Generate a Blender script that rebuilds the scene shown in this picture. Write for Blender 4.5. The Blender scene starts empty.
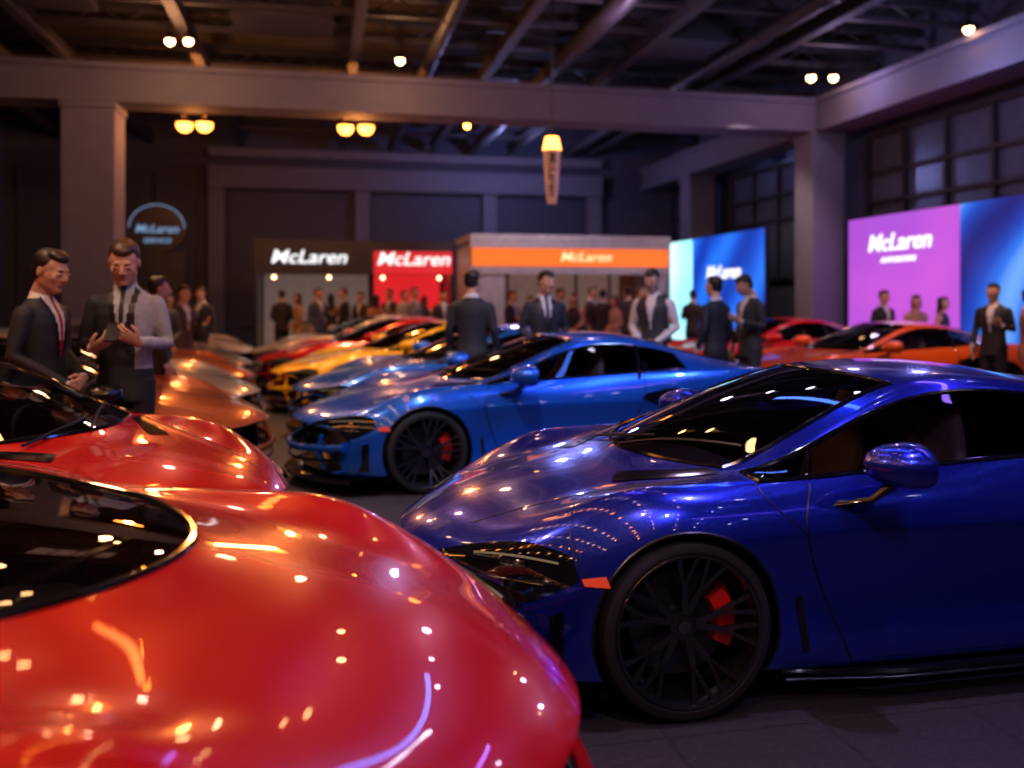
import bpy, bmesh, math, random
from mathutils import Vector, Matrix, Euler
from mathutils.bvhtree import BVHTree
random.seed(7)
V=Vector
COL=bpy.context.scene.collection
rad=math.radians
ROOM=rad(12)
CR,SR=math.cos(ROOM),math.sin(ROOM)
def RW(u,v,z=0): return V((u*CR-v*SR,u*SR+v*CR,z))
bpy.context.scene.view_settings.view_transform='Standard'
bpy.context.scene.view_settings.exposure=.4

# ------------------------------------------------------------------ materials
MC={}
def mat(name,col,rough=.5,metal=0,coat=0,emit=None,es=0,var=.12,scale=8,bump=0,spec=None):
    if name in MC: return MC[name]
    m=bpy.data.materials.new(name); m.use_nodes=True
    nt=m.node_tree; b=nt.nodes['Principled BSDF']
    b.inputs['Roughness'].default_value=rough
    b.inputs['Metallic'].default_value=metal
    b.inputs['Coat Weight'].default_value=coat
    b.inputs['Coat Roughness'].default_value=.02
    if spec is not None: b.inputs['Specular IOR Level'].default_value=spec
    tc=nt.nodes.new('ShaderNodeTexCoord'); n=nt.nodes.new('ShaderNodeTexNoise')
    n.inputs['Scale'].default_value=scale; n.inputs['Detail'].default_value=4
    nt.links.new(tc.outputs['Object'],n.inputs['Vector'])
    r=nt.nodes.new('ShaderNodeValToRGB')
    r.color_ramp.elements[0].position=.3; r.color_ramp.elements[1].position=.7
    r.color_ramp.elements[0].color=[c*(1-var) for c in col]+[1]
    r.color_ramp.elements[1].color=[min(1,c*(1+var)) for c in col]+[1]
    nt.links.new(n.outputs['Fac'],r.inputs['Fac']); nt.links.new(r.outputs['Color'],b.inputs['Base Color'])
    if bump:
        bp=nt.nodes.new('ShaderNodeBump'); bp.inputs['Strength'].default_value=bump; bp.inputs['Distance'].default_value=.01
        nt.links.new(n.outputs['Fac'],bp.inputs['Height']); nt.links.new(bp.outputs['Normal'],b.inputs['Normal'])
    if emit:
        b.inputs['Emission Color'].default_value=list(emit)+[1]; b.inputs['Emission Strength'].default_value=es
    MC[name]=m; return m
def paint(name,col,metal=.55,rough=.28):
    return mat(name,col,rough,metal,1.0,var=.04,scale=300)
def glassmat(name,tint,f=1.6):
    m=bpy.data.materials.new(name); m.use_nodes=True; nt=m.node_tree; nt.nodes.clear()
    o=nt.nodes.new('ShaderNodeOutputMaterial'); mx=nt.nodes.new('ShaderNodeMixShader')
    t=nt.nodes.new('ShaderNodeBsdfTransparent'); t.inputs[0].default_value=tint+(1,)
    g=nt.nodes.new('ShaderNodeBsdfGlossy'); g.inputs['Roughness'].default_value=.015; g.inputs['Color'].default_value=(.95,.95,1,1)
    fr=nt.nodes.new('ShaderNodeFresnel'); fr.inputs['IOR'].default_value=f
    nt.links.new(fr.outputs[0],mx.inputs[0]); nt.links.new(t.outputs[0],mx.inputs[1]); nt.links.new(g.outputs[0],mx.inputs[2])
    nt.links.new(mx.outputs[0],o.inputs[0]); return m
def emis(name,col,s):
    return mat(name,(.02,.02,.02),.4,emit=col,es=s)
def screenmat(name,stops,scale,es,kind='wave'):
    m=bpy.data.materials.new(name); m.use_nodes=True; nt=m.node_tree; b=nt.nodes['Principled BSDF']
    b.inputs['Base Color'].default_value=(.01,.01,.01,1); b.inputs['Roughness'].default_value=.3
    tc=nt.nodes.new('ShaderNodeTexCoord'); r=nt.nodes.new('ShaderNodeValToRGB')
    if kind=='wave':
        w=nt.nodes.new('ShaderNodeTexWave'); w.inputs['Scale'].default_value=scale; w.inputs['Distortion'].default_value=9; w.inputs['Detail Scale'].default_value=.6
        w.bands_direction='DIAGONAL'
        out=w.outputs['Fac']; nt.links.new(tc.outputs['Object'],w.inputs['Vector'])
    else:
        w=nt.nodes.new('ShaderNodeTexNoise'); w.inputs['Scale'].default_value=scale; w.inputs['Detail'].default_value=1
        out=w.outputs['Fac']; nt.links.new(tc.outputs['Object'],w.inputs['Vector'])
    cr=r.color_ramp
    while len(cr.elements)<len(stops): cr.elements.new(.5)
    for e,(p,c) in zip(cr.elements,stops): e.position=p; e.color=c+(1,)
    nt.links.new(out,r.inputs['Fac']); nt.links.new(r.outputs['Color'],b.inputs['Emission Color'])
    b.inputs['Emission Strength'].default_value=es
    return m

# ------------------------------------------------------------------ mesh builder
class M:
    def __init__(s): s.v=[];s.f=[];s.m=[]
    def add(s,vs,fs,mi=0):
        o=len(s.v); s.v+= [V(p) for p in vs]; s.f+=[tuple(i+o for i in f) for f in fs]; s.m+=[mi]*len(fs)
    def box(s,c,d,mi=0,R=None):
        c=V(c); x,y,z=[k/2 for k in d]
        vs=[V((a*x,b*y,e*z)) for a in(-1,1) for b in(-1,1) for e in(-1,1)]
        if R is not None: vs=[R@p for p in vs]
        s.add([c+p for p in vs],[(0,1,3,2),(4,6,7,5),(0,4,5,1),(2,3,7,6),(0,2,6,4),(1,5,7,3)],mi)
    def rings(s,L,mi=0,n=16,caps=True,power=1):
        vs=[];fs=[]
        for c,a,b in L:
            c,a,b=V(c),V(a),V(b)
            for j in range(n):
                t=2*math.pi*j/n; ct,st=math.cos(t),math.sin(t)
                if power!=1:
                    ct=math.copysign(abs(ct)**power,ct); st=math.copysign(abs(st)**power,st)
                vs.append(c+a*ct+b*st)
        for i in range(len(L)-1):
            for j in range(n):
                k=(j+1)%n; fs.append((i*n+j,i*n+k,(i+1)*n+k,(i+1)*n+j))
        if caps:
            fs.append(tuple(reversed(range(n)))); fs.append(tuple((len(L)-1)*n+j for j in range(n)))
        s.add(vs,fs,mi)
    def tube(s,pts,rs,mi=0,n=10,flat=1,up=(0,0,1)):
        pts=[V(p) for p in pts]
        if not hasattr(rs,'__len__'): rs=[rs]*len(pts)
        L=[]; pa=None
        for i,p in enumerate(pts):
            t=(pts[min(i+1,len(pts)-1)]-pts[max(i-1,0)]).normalized()
            if pa is None:
                u=V(up)
                if abs(t.dot(u))>.95: u=V((0,1,0))
                a=t.cross(u).normalized()
            else: a=(pa-t*pa.dot(t)).normalized()
            pa=a; b=t.cross(a).normalized()
            L.append((p,a*rs[i],b*rs[i]*flat))
        s.rings(L,mi,n)
    def ell(s,c,r,mi=0,n=14,m=9,R=None):
        c=V(c); vs=[];fs=[]
        vs.append(V((0,0,-r[2])))
        for i in range(1,m):
            ph=-math.pi/2+math.pi*i/m
            for j in range(n):
                t=2*math.pi*j/n
                vs.append(V((r[0]*math.cos(ph)*math.cos(t),r[1]*math.cos(ph)*math.sin(t),r[2]*math.sin(ph))))
        vs.append(V((0,0,r[2]))); top=len(vs)-1
        for j in range(n):
            k=(j+1)%n
            fs.append((0,1+k,1+j)); fs.append((top,1+(m-2)*n+j,1+(m-2)*n+k))
            for i in range(m-2): fs.append((1+i*n+j,1+i*n+k,1+(i+1)*n+k,1+(i+1)*n+j))
        if R is not None: vs=[R@p for p in vs]
        s.add([c+p for p in vs],fs,mi)
    def lathe(s,prof,n=40,mi=0,closed=False):
        vs=[];fs=[]
        for r,y in prof:
            for j in range(n):
                t=2*math.pi*j/n; vs.append(V((r*math.cos(t),y,r*math.sin(t))))
        P=len(prof)
        for i in range(P-1 if not closed else P):
            i2=(i+1)%P
            for j in range(n):
                k=(j+1)%n; fs.append((i*n+j,i2*n+j,i2*n+k,i*n+k))
        s.add(vs,fs,mi)
    def bar(s,p0,p1,w0,w1,side,nrm,mi=0):
        p0,p1,side,nrm=V(p0),V(p1),V(side),V(nrm)
        vs=[]
        for p,w in((p0,w0),(p1,w1)):
            for a,b in((-1,-1),(1,-1),(1,1),(-1,1)): vs.append(p+side*a*w[0]+nrm*b*w[1])
        s.add(vs,[(3,2,1,0),(4,5,6,7),(0,1,5,4),(1,2,6,5),(2,3,7,6),(3,0,4,7)],mi)
    def join(s,o,T=None):
        vs=[(T@p if T is not None else p) for p in o.v]
        b=len(s.v); s.v+=vs; s.f+=[tuple(i+b for i in f) for f in o.f]; s.m+=o.m
    def mesh(s,name,mats,smooth=True,ang=35):
        me=bpy.data.meshes.new(name); me.from_pydata([tuple(p) for p in s.v],[],s.f)
        for m in mats: me.materials.append(m)
        me.polygons.foreach_set('material_index',s.m)
        me.validate(); me.update()
        if smooth:
            me.polygons.foreach_set('use_smooth',[True]*len(me.polygons))
            me.set_sharp_from_angle(angle=rad(ang))
        return me
    def obj(s,name,mats,parent=None,smooth=True,rot=0,loc=(0,0,0),ang=35,recalc=False):
        me=s.mesh(name,mats,smooth,ang)
        if recalc:
            bm=bmesh.new(); bm.from_mesh(me); bmesh.ops.recalc_face_normals(bm,faces=bm.faces); bm.to_mesh(me); bm.free()
        o=bpy.data.objects.new(name,me); COL.objects.link(o)
        o.rotation_euler=(0,0,rot); o.location=loc
        if parent: o.parent=parent
        return o
def empty(name,loc=(0,0,0),rot=0):
    e=bpy.data.objects.new(name,None); COL.objects.link(e); e.location=loc; e.rotation_euler=(0,0,rot); e.empty_display_size=.2; return e
def text(name,s,loc,rot,size,m,parent=None,align='CENTER',sx=1.15):
    c=bpy.data.curves.new(name,'FONT'); c.body=s; c.size=size; c.extrude=.01; c.align_x=align; c.align_y='CENTER'; c.offset=.004*size/.5; c.shear=.25
    c.materials.append(m); o=bpy.data.objects.new(name,c); COL.objects.link(o); o.location=loc; o.rotation_euler=rot; o.scale=(sx,1,1)
    if parent: o.parent=parent
    return o

BLK=mat('black_trim',(.006,.006,.008),.35); BLKG=mat('gloss_black',(.004,.004,.006),.12,coat=.6)
RUB=mat('tyre_rubber',(.009,.009,.010),.7); RIM=mat('dark_wheel_metal',(.08,.08,.09),.18,.9)
DISC=mat('brake_disc',(.07,.07,.08),.35,.9); CALR=mat('brake_caliper_red',(.85,.015,.01),.35,coat=.5)
INT=mat('cabin_leather',(.025,.023,.028),.6); SEAT=mat('seat_leather',(.24,.15,.15),.5)
GLS=glassmat('tinted_glass',(.45,.45,.49),1.5)
LED=emis('led_strip',(1,.7,.4),.12); AMB=emis('amber_marker',(1,.06,.01),.4)
LENS=mat('headlamp_lens',(.006,.006,.008),.08,.3,1.0); CHR=mat('bright_metal',(.22,.22,.26),.2,1)

# ------------------------------------------------------------------ car
ST=[]
def st(x,c,zb,pts,dx=None):
    P=[(x,0,zb)]
    for i,(y,z) in enumerate(pts):
        xx=x-c*(abs(y)/.9)**2
        if dx and (i+1) in dx: xx=dx[i+1]
        P.append((xx,y,z))
    ST.append(P)
st(2.31,.44,.17,[(.66,.17),(.78,.20),(.82,.27),(.83,.36),(.82,.43),(.78,.485),(.67,.515),(.55,.53),(.42,.54),(.22,.55),(0,.555)])
st(2.22,.42,.13,[(.74,.13),(.85,.17),(.88,.27),(.885,.37),(.88,.47),(.84,.55),(.74,.59),(.60,.59),(.45,.595),(.24,.61),(0,.615)])
st(2.00,.32,.12,[(.80,.12),(.89,.16),(.92,.28),(.93,.40),(.925,.53),(.885,.645),(.78,.69),(.62,.67),(.46,.665),(.24,.68),(0,.685)])
st(1.72,.20,.12,[(.80,.12),(.90,.16),(.935,.28),(.95,.43),(.95,.60),(.91,.735),(.79,.785),(.63,.745),(.47,.72),(.25,.735),(0,.745)])
st(1.42,.08,.12,[(.80,.12),(.91,.16),(.945,.28),(.96,.46),(.965,.66),(.92,.80),(.80,.86),(.65,.80),(.50,.765),(.27,.785),(0,.795)])
st(1.12,0,.12,[(.80,.12),(.90,.16),(.935,.28),(.945,.46),(.955,.67),(.915,.80),(.81,.865),(.69,.825),(.55,.80),(.30,.815),(0,.825)])
low=[(.80,.12),(.90,.145),(.925,.25),(.875,.46),(.935,.67),(.90,.79)]
st(.85,0,.12,low+[(.825,.855),(.745,.865),(.70,.868),(.37,.868),(0,.872)],{7:.80,8:.70,9:.70,10:.93,11:1.02})
st(.58,0,.12,low+[(.825,.86),(.705,.95),(.66,.975),(.345,.985),(0,.99)],{7:.53,8:.46,9:.46,10:.68,11:.76})
st(.28,0,.12,low+[(.825,.87),(.64,1.07),(.59,1.10),(.315,1.115),(0,1.12)],{7:.25,8:.18,9:.18,10:.36,11:.42})
st(-.02,0,.12,low+[(.83,.88),(.585,1.16),(.53,1.195),(.285,1.22),(0,1.23)],{8:-.10,9:-.10,10:.02,11:.06})
st(-.38,0,.12,low+[(.835,.895),(.565,1.19),(.51,1.225),(.275,1.255),(0,1.265)])
st(-.72,0,.12,[(.80,.12),(.91,.145),(.93,.25),(.885,.46),(.95,.69),(.925,.82),(.86,.915),(.575,1.155),(.52,1.20),(.275,1.235),(0,1.245)])
st(-1.02,0,.12,[(.80,.12),(.92,.145),(.95,.26),(.95,.46),(.97,.71),(.945,.86),(.88,.935),(.61,1.07),(.54,1.12),(.28,1.16),(0,1.17)])
st(-1.36,0,.12,[(.80,.13),(.92,.16),(.96,.28),(.975,.48),(.985,.73),(.955,.88),(.88,.95),(.65,.99),(.56,1.03),(.29,1.065),(0,1.07)])
st(-1.72,.04,.14,[(.80,.15),(.90,.19),(.94,.30),(.955,.50),(.96,.74),(.93,.87),(.86,.935),(.68,.945),(.57,.955),(.3,.97),(0,.975)])
st(-2.02,.0,.20,[(.75,.22),(.84,.26),(.88,.36),(.90,.52),(.90,.75),(.87,.855),(.80,.90),(.66,.91),(.55,.915),(.3,.92),(0,.92)],{k:-2.02+.08*(k<7) for k in range(12)})
st(-2.22,-0.0,.28,[(.64,.30),(.74,.34),(.78,.42),(.80,.55),(.80,.72),(.78,.79),(.72,.83),(.60,.85),(.5,.86),(.28,.865),(0,.865)],{1:-2.1,2:-2.08,3:-2.07,4:-2.08,5:-2.10,6:-2.12,7:-2.15,8:-2.2})
WZ=.338; ARF,ARR=.363,.370
FLX={6:(1.47,1.0),7:(1.21,.8),8:(.87,.6),9:(.51,.4),10:(.07,.2),11:(-.27,0),12:(-.82,0),13:(-1.36,0)}
def build_body(shift,flat=False):
    NK=12; ring=[]; vs=[]
    def fx(x,k):
        if k<7 or not shift: return x
        a=shift*(.7 if k==7 else 1)
        if x>=2.2: return x
        if x>1.02: return x+a*(2.2-x)/1.18
        if x>-.9: return x+a
        if x>-1.7: return x+a*(x+1.7)/.8
        return x
    for si,P in enumerate(ST):
        r=[]; P=[(fx(p[0],k),p[1],p[2]) for k,p in enumerate(P)]
        if flat and 6<=si<=13:
            Q=[]
            for k,(x,y,z) in enumerate(P):
                if k>=8:
                    z=.865+(z-.865)*.30
                    y={8:.745,9:.695,10:.37,11:0}[k]
                    x=FLX[si][0]-FLX[si][1]*{8:.66,9:.60,10:.17,11:0}[k]
                    if si>=12: y*=.95
                Q.append((x,y,z))
            P=Q
        for k in range(NK):
            vs.append(P[k]); r.append(len(vs)-1)
        rr=[]
        for k in range(NK):
            if k in(0,NK-1): rr.append(r[k])
            else: x,y,z=P[k]; vs.append((x,-y,z)); rr.append(len(vs)-1)
        ring.append((r,rr))
    fs=[];ms=[]
    def matof(i,k):
        if flat: return 1 if (6<=i<=12 and k>=9) else (2 if k==0 else 0)
        if 6<=i<=8 and k>=9: return 1
        if 6<=i<=11 and k==7: return 1
        if 12<=i<=13 and k>=9: return 1
        if k==0: return 2
        return 0
    for i in range(len(ST)-1):
        for k in range(NK-1):
            a,b=ring[i][0],ring[i+1][0]; fs.append((a[k],a[k+1],b[k+1],b[k])); ms.append(matof(i,k))
            a,b=ring[i][1],ring[i+1][1]; fs.append((b[k],b[k+1],a[k+1],a[k])); ms.append(matof(i,k))
    for i,fl in((0,0),(len(ST)-1,1)):
        r,rr=ring[i]
        for k in range(NK-1):
            f=[r[k],r[k+1],rr[k+1],rr[k]]
            f=list(dict.fromkeys(f))
            if not fl: f=f[::-1]
            fs.append(tuple(f)); ms.append(2 if k<9 else 0)
    me=bpy.data.meshes.new('body'); me.from_pydata(vs,[],fs)
    for m in(BLK,GLS,BLK): me.materials.append(m)
    me.polygons.foreach_set('material_index',ms)
    bm=bmesh.new(); bm.from_mesh(me)
    bmesh.ops.recalc_face_normals(bm,faces=bm.faces)
    cl=bm.edges.layers.float.new('crease_edge')
    bm.verts.ensure_lookup_table()
    def cre(i,j,val):
        e=bm.edges.get((bm.verts[i],bm.verts[j]))
        if e: e[cl]=max(e[cl],val)
    for i in range(len(ST)-1):
        for s in(0,1):
            for k,val in((1,.5),(2,.4),(5,.55),(7,.35),(8,.3)):
                if k==7 and i<5: val=.2
                if flat and k>=7: val=.1
                cre(ring[i][s][k],ring[i+1][s][k],val)
    for i,val in((0,.7),(len(ST)-1,.8)):
        for s in(0,1):
            for k in range(NK-1): cre(ring[i][s][k],ring[i][s][k+1],val)
    if not flat:
        for s in(0,1):
            for k in(9,10): cre(ring[6][s][k],ring[6][s][k+1],.5); cre(ring[9][s][k],ring[9][s][k+1],.3)
    bm.to_mesh(me); bm.free()
    o=bpy.data.objects.new('tmp',me); COL.objects.link(o)
    ss=o.modifiers.new('s','SUBSURF'); ss.levels=3; ss.render_levels=3
    cm=M()
    for x,r in((1.33,ARF),(-1.33,ARR)):
        for sy in(-1,1):
            cm.rings([((x,sy*.60,WZ),(r,0,0),(0,0,r)),((x,sy*1.3,WZ),(r,0,0),(0,0,r))],2,64)
    co=cm.obj('cut',[BLK,GLS,BLK],smooth=False,recalc=True)
    b=o.modifiers.new('b','BOOLEAN'); b.operation='DIFFERENCE'; b.object=co; b.solver='EXACT'; b.use_self=False
    dg=bpy.context.evaluated_depsgraph_get(); ev=o.evaluated_get(dg)
    res=bpy.data.meshes.new_from_object(ev,preserve_all_data_layers=False,depsgraph=dg)
    b.show_viewport=False
    dg=bpy.context.evaluated_depsgraph_get(); ev=o.evaluated_get(dg)
    full=bpy.data.meshes.new_from_object(ev,depsgraph=dg)
    fb=M(); fb.v=[v.co.copy() for v in full.vertices]; fb.f=[tuple(p.vertices) for p in full.polygons]; fb.m=[p.material_index for p in full.polygons]
    out=M(); out.v=[v.co.copy() for v in res.vertices]; out.f=[tuple(p.vertices) for p in res.polygons]; out.m=[p.material_index for p in res.polygons]
    bpy.data.objects.remove(o); bpy.data.objects.remove(co)
    return out,fb
# slots: 0 paint 1 glass 2 black 3 glossblack 4 lens 5 led 6 amber 7 interior 8 seat 9 chrome 10 taillight
TAIL=emis('tail_light',(1,.03,.02),1.0)
CARMATS=[BLK,GLS,BLK,BLKG,LENS,LED,AMB,INT,SEAT,CHR,TAIL]
def dens(pts,step=.03):
    out=[]
    pts=[V(p) for p in pts]
    for a,b in zip(pts,pts[1:]):
        n=max(1,int((b-a).length/step))
        for i in range(n): out.append(a.lerp(b,i/n))
    out.append(pts[-1]); return out
def smoothline(pts,n=6):
    pts=[V(p) for p in pts]; out=[]
    for i in range(len(pts)-1):
        p0=pts[max(i-1,0)];p1=pts[i];p2=pts[i+1];p3=pts[min(i+2,len(pts)-1)]
        for j in range(n):
            t=j/n
            out.append(.5*((2*p1)+(-p0+p2)*t+(2*p0-5*p1+4*p2-p3)*t*t+(-p0+3*p1-3*p2+p3)*t**3))
    out.append(pts[-1]); return out
def mirr(pts): return [V((p[0],-p[1],p[2])) for p in pts]
def build_shell(shift,name,flat=False):
    body,full=build_body(shift,flat)
    bvh=BVHTree.FromPolygons(full.v,full.f)
    X=M(); S=shift
    def proj(p,d,off=0):
        d=V(d).normalized(); h=bvh.ray_cast(V(p)+d*.8,-d)
        if h[0] is None: return None
        n=h[1]
        if n.dot(d)<0: n=-n
        return h[0]+n*off
    def seam(pts,d,r=.004,mi=2,off=0,both=True,sm=True,sh=0):
        pts=[(p[0]+sh,p[1],p[2]) for p in pts]
        for s in((0,1) if both else (0,)):
            pp=mirr(pts) if s else pts; dd=V((d[0],-d[1],d[2])) if s else V(d)
            q=smoothline(pp) if sm else dens(pp)
            q=[proj(p,dd,off) for p in q]; q=[p for p in q if p is not None]
            if len(q)>1: X.tube(q,r,mi,6)
    def decal(A,B,d,off=.004,mi=3,nv=8,both=True,n=5,sh=0):
        A=[(p[0]+sh,p[1],p[2]) for p in A]; B=[(p[0]+sh,p[1],p[2]) for p in B]
        for s in((0,1) if both else (0,)):
            a=smoothline(mirr(A) if s else A,n); b=smoothline(mirr(B) if s else B,n)
            dd=V((d[0],-d[1],d[2])) if s else V(d)
            N=len(a); vs=[];ok=[]
            for i in range(N):
                for j in range(nv+1):
                    p=proj(a[i].lerp(b[i],j/nv),dd,off); ok.append(p is not None); vs.append(p if p is not None else V((0,0,0)))
            fs=[]
            for i in range(N-1):
                for j in range(nv):
                    f=(i*(nv+1)+j,i*(nv+1)+j+1,(i+1)*(nv+1)+j+1,(i+1)*(nv+1)+j)
                    if all(ok[k] for k in f) and max((vs[f[0]]-vs[f[2]]).length,(vs[f[1]]-vs[f[3]]).length)<.12: fs.append(f if not s else f[::-1])
            X.add(vs,fs,mi)
    ed={}
    for fi,f in enumerate(body.f):
        for i in range(len(f)):
            e=tuple(sorted((f[i],f[(i+1)%len(f)]))); ed.setdefault(e,[]).append(fi)
    for e,l in ed.items():
        if len(l)==2 and (body.m[l[0]]==1)!=(body.m[l[1]]==1):
            a,b=body.v[e[0]],body.v[e[1]]; dd=(b-a)
            if dd.length>1e-4:
                t=dd.normalized(); X.tube([a-t*.004,b+t*.004],.011,3,6)
    # headlights: swept teardrop, pointed towards the arch
    decal([(2.17,.38,.5),(2.03,.56,.585),(1.89,.72,.63),(1.76,.86,.625)],[(2.20,.45,.43),(2.07,.67,.42),(1.93,.83,.46),(1.77,.92,.575)],(.55,.45,.6),.004,4,12,n=8)
    seam([(2.04,.58,.55),(1.96,.70,.58),(1.88,.78,.59),(1.81,.85,.60)],(.55,.45,.6),.004,5,.005)
    seam([(2.10,.52,.5),(2.02,.68,.50),(1.95,.78,.52),(1.88,.86,.54)],(.55,.45,.6),.004,9,.006)
    seam([(2.05,.56,.52),(1.97,.70,.55),(1.90,.78,.57)],(.55,.45,.6),.014,3,.004)
    decal([(1.90,.88,.40),(1.86,.90,.41),(1.81,.92,.43)],[(1.94,.86,.21),(1.88,.89,.20),(1.81,.92,.20)],(.4,.9,0),.003,3,8)
    decal([(1.735,.93,.545),(1.69,.95,.552),(1.65,.95,.556)],[(1.725,.93,.522),(1.68,.95,.520),(1.635,.95,.518)],(.15,1,0),.005,6,2)
    decal([(.895,.95,.42),(.885,.95,.43),(.87,.95,.43)],[(.87,.95,.22),(.855,.95,.22),(.84,.95,.22)],(0,1,0),.004,2,5)
    decal([(-.60,.95,.74),(-.78,.95,.775),(-.93,.95,.785)],[(-.56,.95,.70),(-.76,.95,.62),(-.92,.95,.55)],(0,1,0),.005,3,6)
    for s in(1,-1):
        X.tube([(.93,s*.86,.135),(.5,s*.925,.125),(-.5,s*.925,.125),(-.93,s*.90,.14)],[.014,.022,.022,.014],3,8,.8)
        X.tube([(.93,s*.90,.118),(.5,s*.95,.112),(-.5,s*.95,.112),(-.93,s*.93,.12)],.006,9,6)
    nn=24; vs=[];fs=[]
    for i in range(nn+1):
        y=-.88+1.76*i/nn; x=2.36-.44*(abs(y)/.9)**2
        for z,xx in((.10,x),(.118,x+.006),(.135,x-.02),(.125,x-.30),(.10,x-.30)): vs.append((xx,y,z))
    for i in range(nn):
        for j in range(5):
            k=(j+1)%5; fs.append((i*5+j,i*5+k,(i+1)*5+k,(i+1)*5+j))
    X.add(vs,fs,3)
    for z,rr,mi,yy in((.33,.022,0,.80),(.24,.010,3,.76)):
        X.tube([V((2.325-.44*(abs(y)/.9)**2,y,z+.05*(y/.8)**2)) for y in [yy*(-1+2*i/16) for i in range(17)]],rr,mi,8,1.3)
    for s in(1,-1):
        X.tube([(2.10,s*.60,.20),(2.15,s*.56,.34),(2.12,s*.58,.47)],.022,0,8)
        X.rings([((1.935,s*.80,.19),(.05,s*-.05,0),(0,0,.01)),((1.93,s*.82,.28),(.075,s*-.10,0),(0,0,.01)),((1.925,s*.82,.42),(.07,s*-.09,0),(0,0,.01))],0,8)
    seam([(.80,1,.84),(.86,1,.70),(.80,1,.50),(.72,1,.30),(.66,1,.17)],(0,1,0))
    seam([(-.62,1,.90),(-.58,1,.70),(-.50,1,.50),(-.42,1,.30),(-.34,1,.17)],(0,1,0))
    if not flat:
        seam([(2.05,.40,1),(1.85,.46,1),(1.5,.56,1),(1.25,.64,1),(1.10,.70,1)],(0,0,1),.003)
        seam([(1.72,1,.62),(1.76,.9,.75),(1.70,.70,.78)],(.1,1,.9),.003)
        decal([(1.20,.44,1),(1.08,.52,1),(.94,.62,1),(.82,.68,1)],[(1.14,.34,1),(1.06,.40,1),(.95,.50,1),(.84,.58,1)],(0,0,1),.004,3,4,sh=S*.9)
        seam([(.99,.03,1),(.86,.22,1),(.73,.42,1),(.64,.56,1)],(0,0,1),.008,2,.016,False,sh=S)
        seam([(.97,-.40,1),(.95,-.2,1),(.92,0,1),(.86,.15,1)],(0,0,1),.008,2,.018,False,sh=S)
        seam([(-.56,.9,.88),(-.62,.75,1.0),(-.66,.6,1.15)],(0,1,.7),.016,3,sh=S*.8)
    seam([(.86,1,.74),(1.0,.95,.86),(1.02,.80,.9)],(0,.7,.8),.003)
    seam([(-1.0,.9,1),(-1.4,.86,1),(-1.9,.8,1)],(0,0,1),.0035)
    for x,r in((1.33,ARF+.001),(-1.33,ARR+.001)):
        for s in(1,-1):
            q=[]
            for i in range(49):
                t=math.pi*(-.08+1.16*i/48); p=proj((x+r*math.cos(t),s,WZ+r*math.sin(t)),(0,s,0),-.004)
                if p: q.append(p)
            X.tube(q,.008,2,6)
    seam([(-2.2,.1,.80),(-2.2,.4,.81),(-2.15,.62,.80),(-2.1,.74,.74)],(-1,.2,0),.008,10,.004)
    for s in(1,-1): X.rings([((-2.12,s*.18,.62),(0,.05,0),(0,0,.05)),((-2.25,s*.18,.62),(0,.055,0),(0,0,.055))],9,16)
    I=M()
    I.box((.1,0,.22),(1.9,1.45,.06),7)
    I.box((-.72,0,.62),(.06,1.35,.75),7)
    for s in(1,-1): I.box((.0,s*.74,.52),(1.5,.03,.62),7)
    I.rings([((.93,0,.72),(0,.66,0),(0,0,.08)),((.75,0,.74),(0,.70,0),(0,0,.10)),((.55,0,.72),(0,.70,0),(0,0,.09)),((.50,0,.68),(0,.68,0),(0,0,.06))],7,20)
    I.box((.15,0,.42),(1.0,.22,.3),7)
    for s in(1,-1):
        y=s*.37
        I.rings([((.28,y,.36),(0,.20,0),(0,0,.05)),((.15,y,.37),(0,.25,0),(0,0,.08)),((-.1,y,.36),(0,.25,0),(0,0,.09)),((-.22,y,.36),(0,.22,0),(0,0,.07))],8,16,True,.7)
        I.rings([((-.16,y,.36),(0,.23,0),(.07,0,0)),((-.24,y,.55),(0,.24,0),(.07,0,0)),((-.31,y,.78),(0,.25,0),(.06,0,0)),((-.36,y,.90),(0,.17,0),(.05,0,0)),((-.385,y,1.0),(0,.12,0),(.045,0,0)),((-.395,y,1.06),(0,.09,0),(.03,0,0))],8,16,True,.75)
    q=[V((.40-.05*math.sin(t)*1,.37+.17*math.cos(t),.78+.16*math.sin(t))) for t in [2*math.pi*i/24 for i in range(25)]]
    I.tube(q,.014,7,8); I.tube([(.41,.22,.78),(.42,.37,.76),(.41,.52,.78)],.014,7,6); I.tube([(.42,.37,.76),(.56,.37,.72)],.02,7,6)
    X.join(I,Matrix.Translation((0 if flat else S*.8,0,0))@Matrix.Diagonal((1,1,.76 if flat else 1,1)))
    allc=M(); allc.join(body); allc.join(X)
    return allc.mesh(name,CARMATS,True,38)
shell_a=build_shell(0,'car_shell'); shell_b=build_shell(.30,'car_shell_cab_forward'); shell_c=build_shell(.40,'car_shell_speedster',True)
X=M()
for s in(1,-1):
    R=Euler((0,0,-s*.15)).to_matrix(); mm=M()
    mm.rings([(V((.145,0,-.005)),V((0,.03,0)),V((0,0,.02))),(V((.12,0,0)),V((0,.08,0)),V((0,0,.048))),(V((.065,0,0)),V((0,.12,0)),V((0,0,.072))),(V((0,0,0)),V((0,.135,0)),V((0,0,.084))),(V((-.05,0,0)),V((0,.137,0)),V((0,0,.084))),(V((-.065,0,0)),V((0,.128,0)),V((0,0,.076)))],0,20,True,.85)
    mm.rings([(V((-.066,0,0)),V((0,.118,0)),V((0,0,.066))),(V((-.069,0,0)),V((0,.11,0)),V((0,0,.06)))],1,20,True,.8)
    X.join(mm,Matrix.Translation((.53,s*1.04,.935))@R.to_4x4())
    X.tube([(.72,s*.86,.76),(.68,s*.91,.775),(.61,s*.97,.80),(.55,s*1.02,.87)],[.035,.030,.026,.05],2,10,.5)
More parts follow.
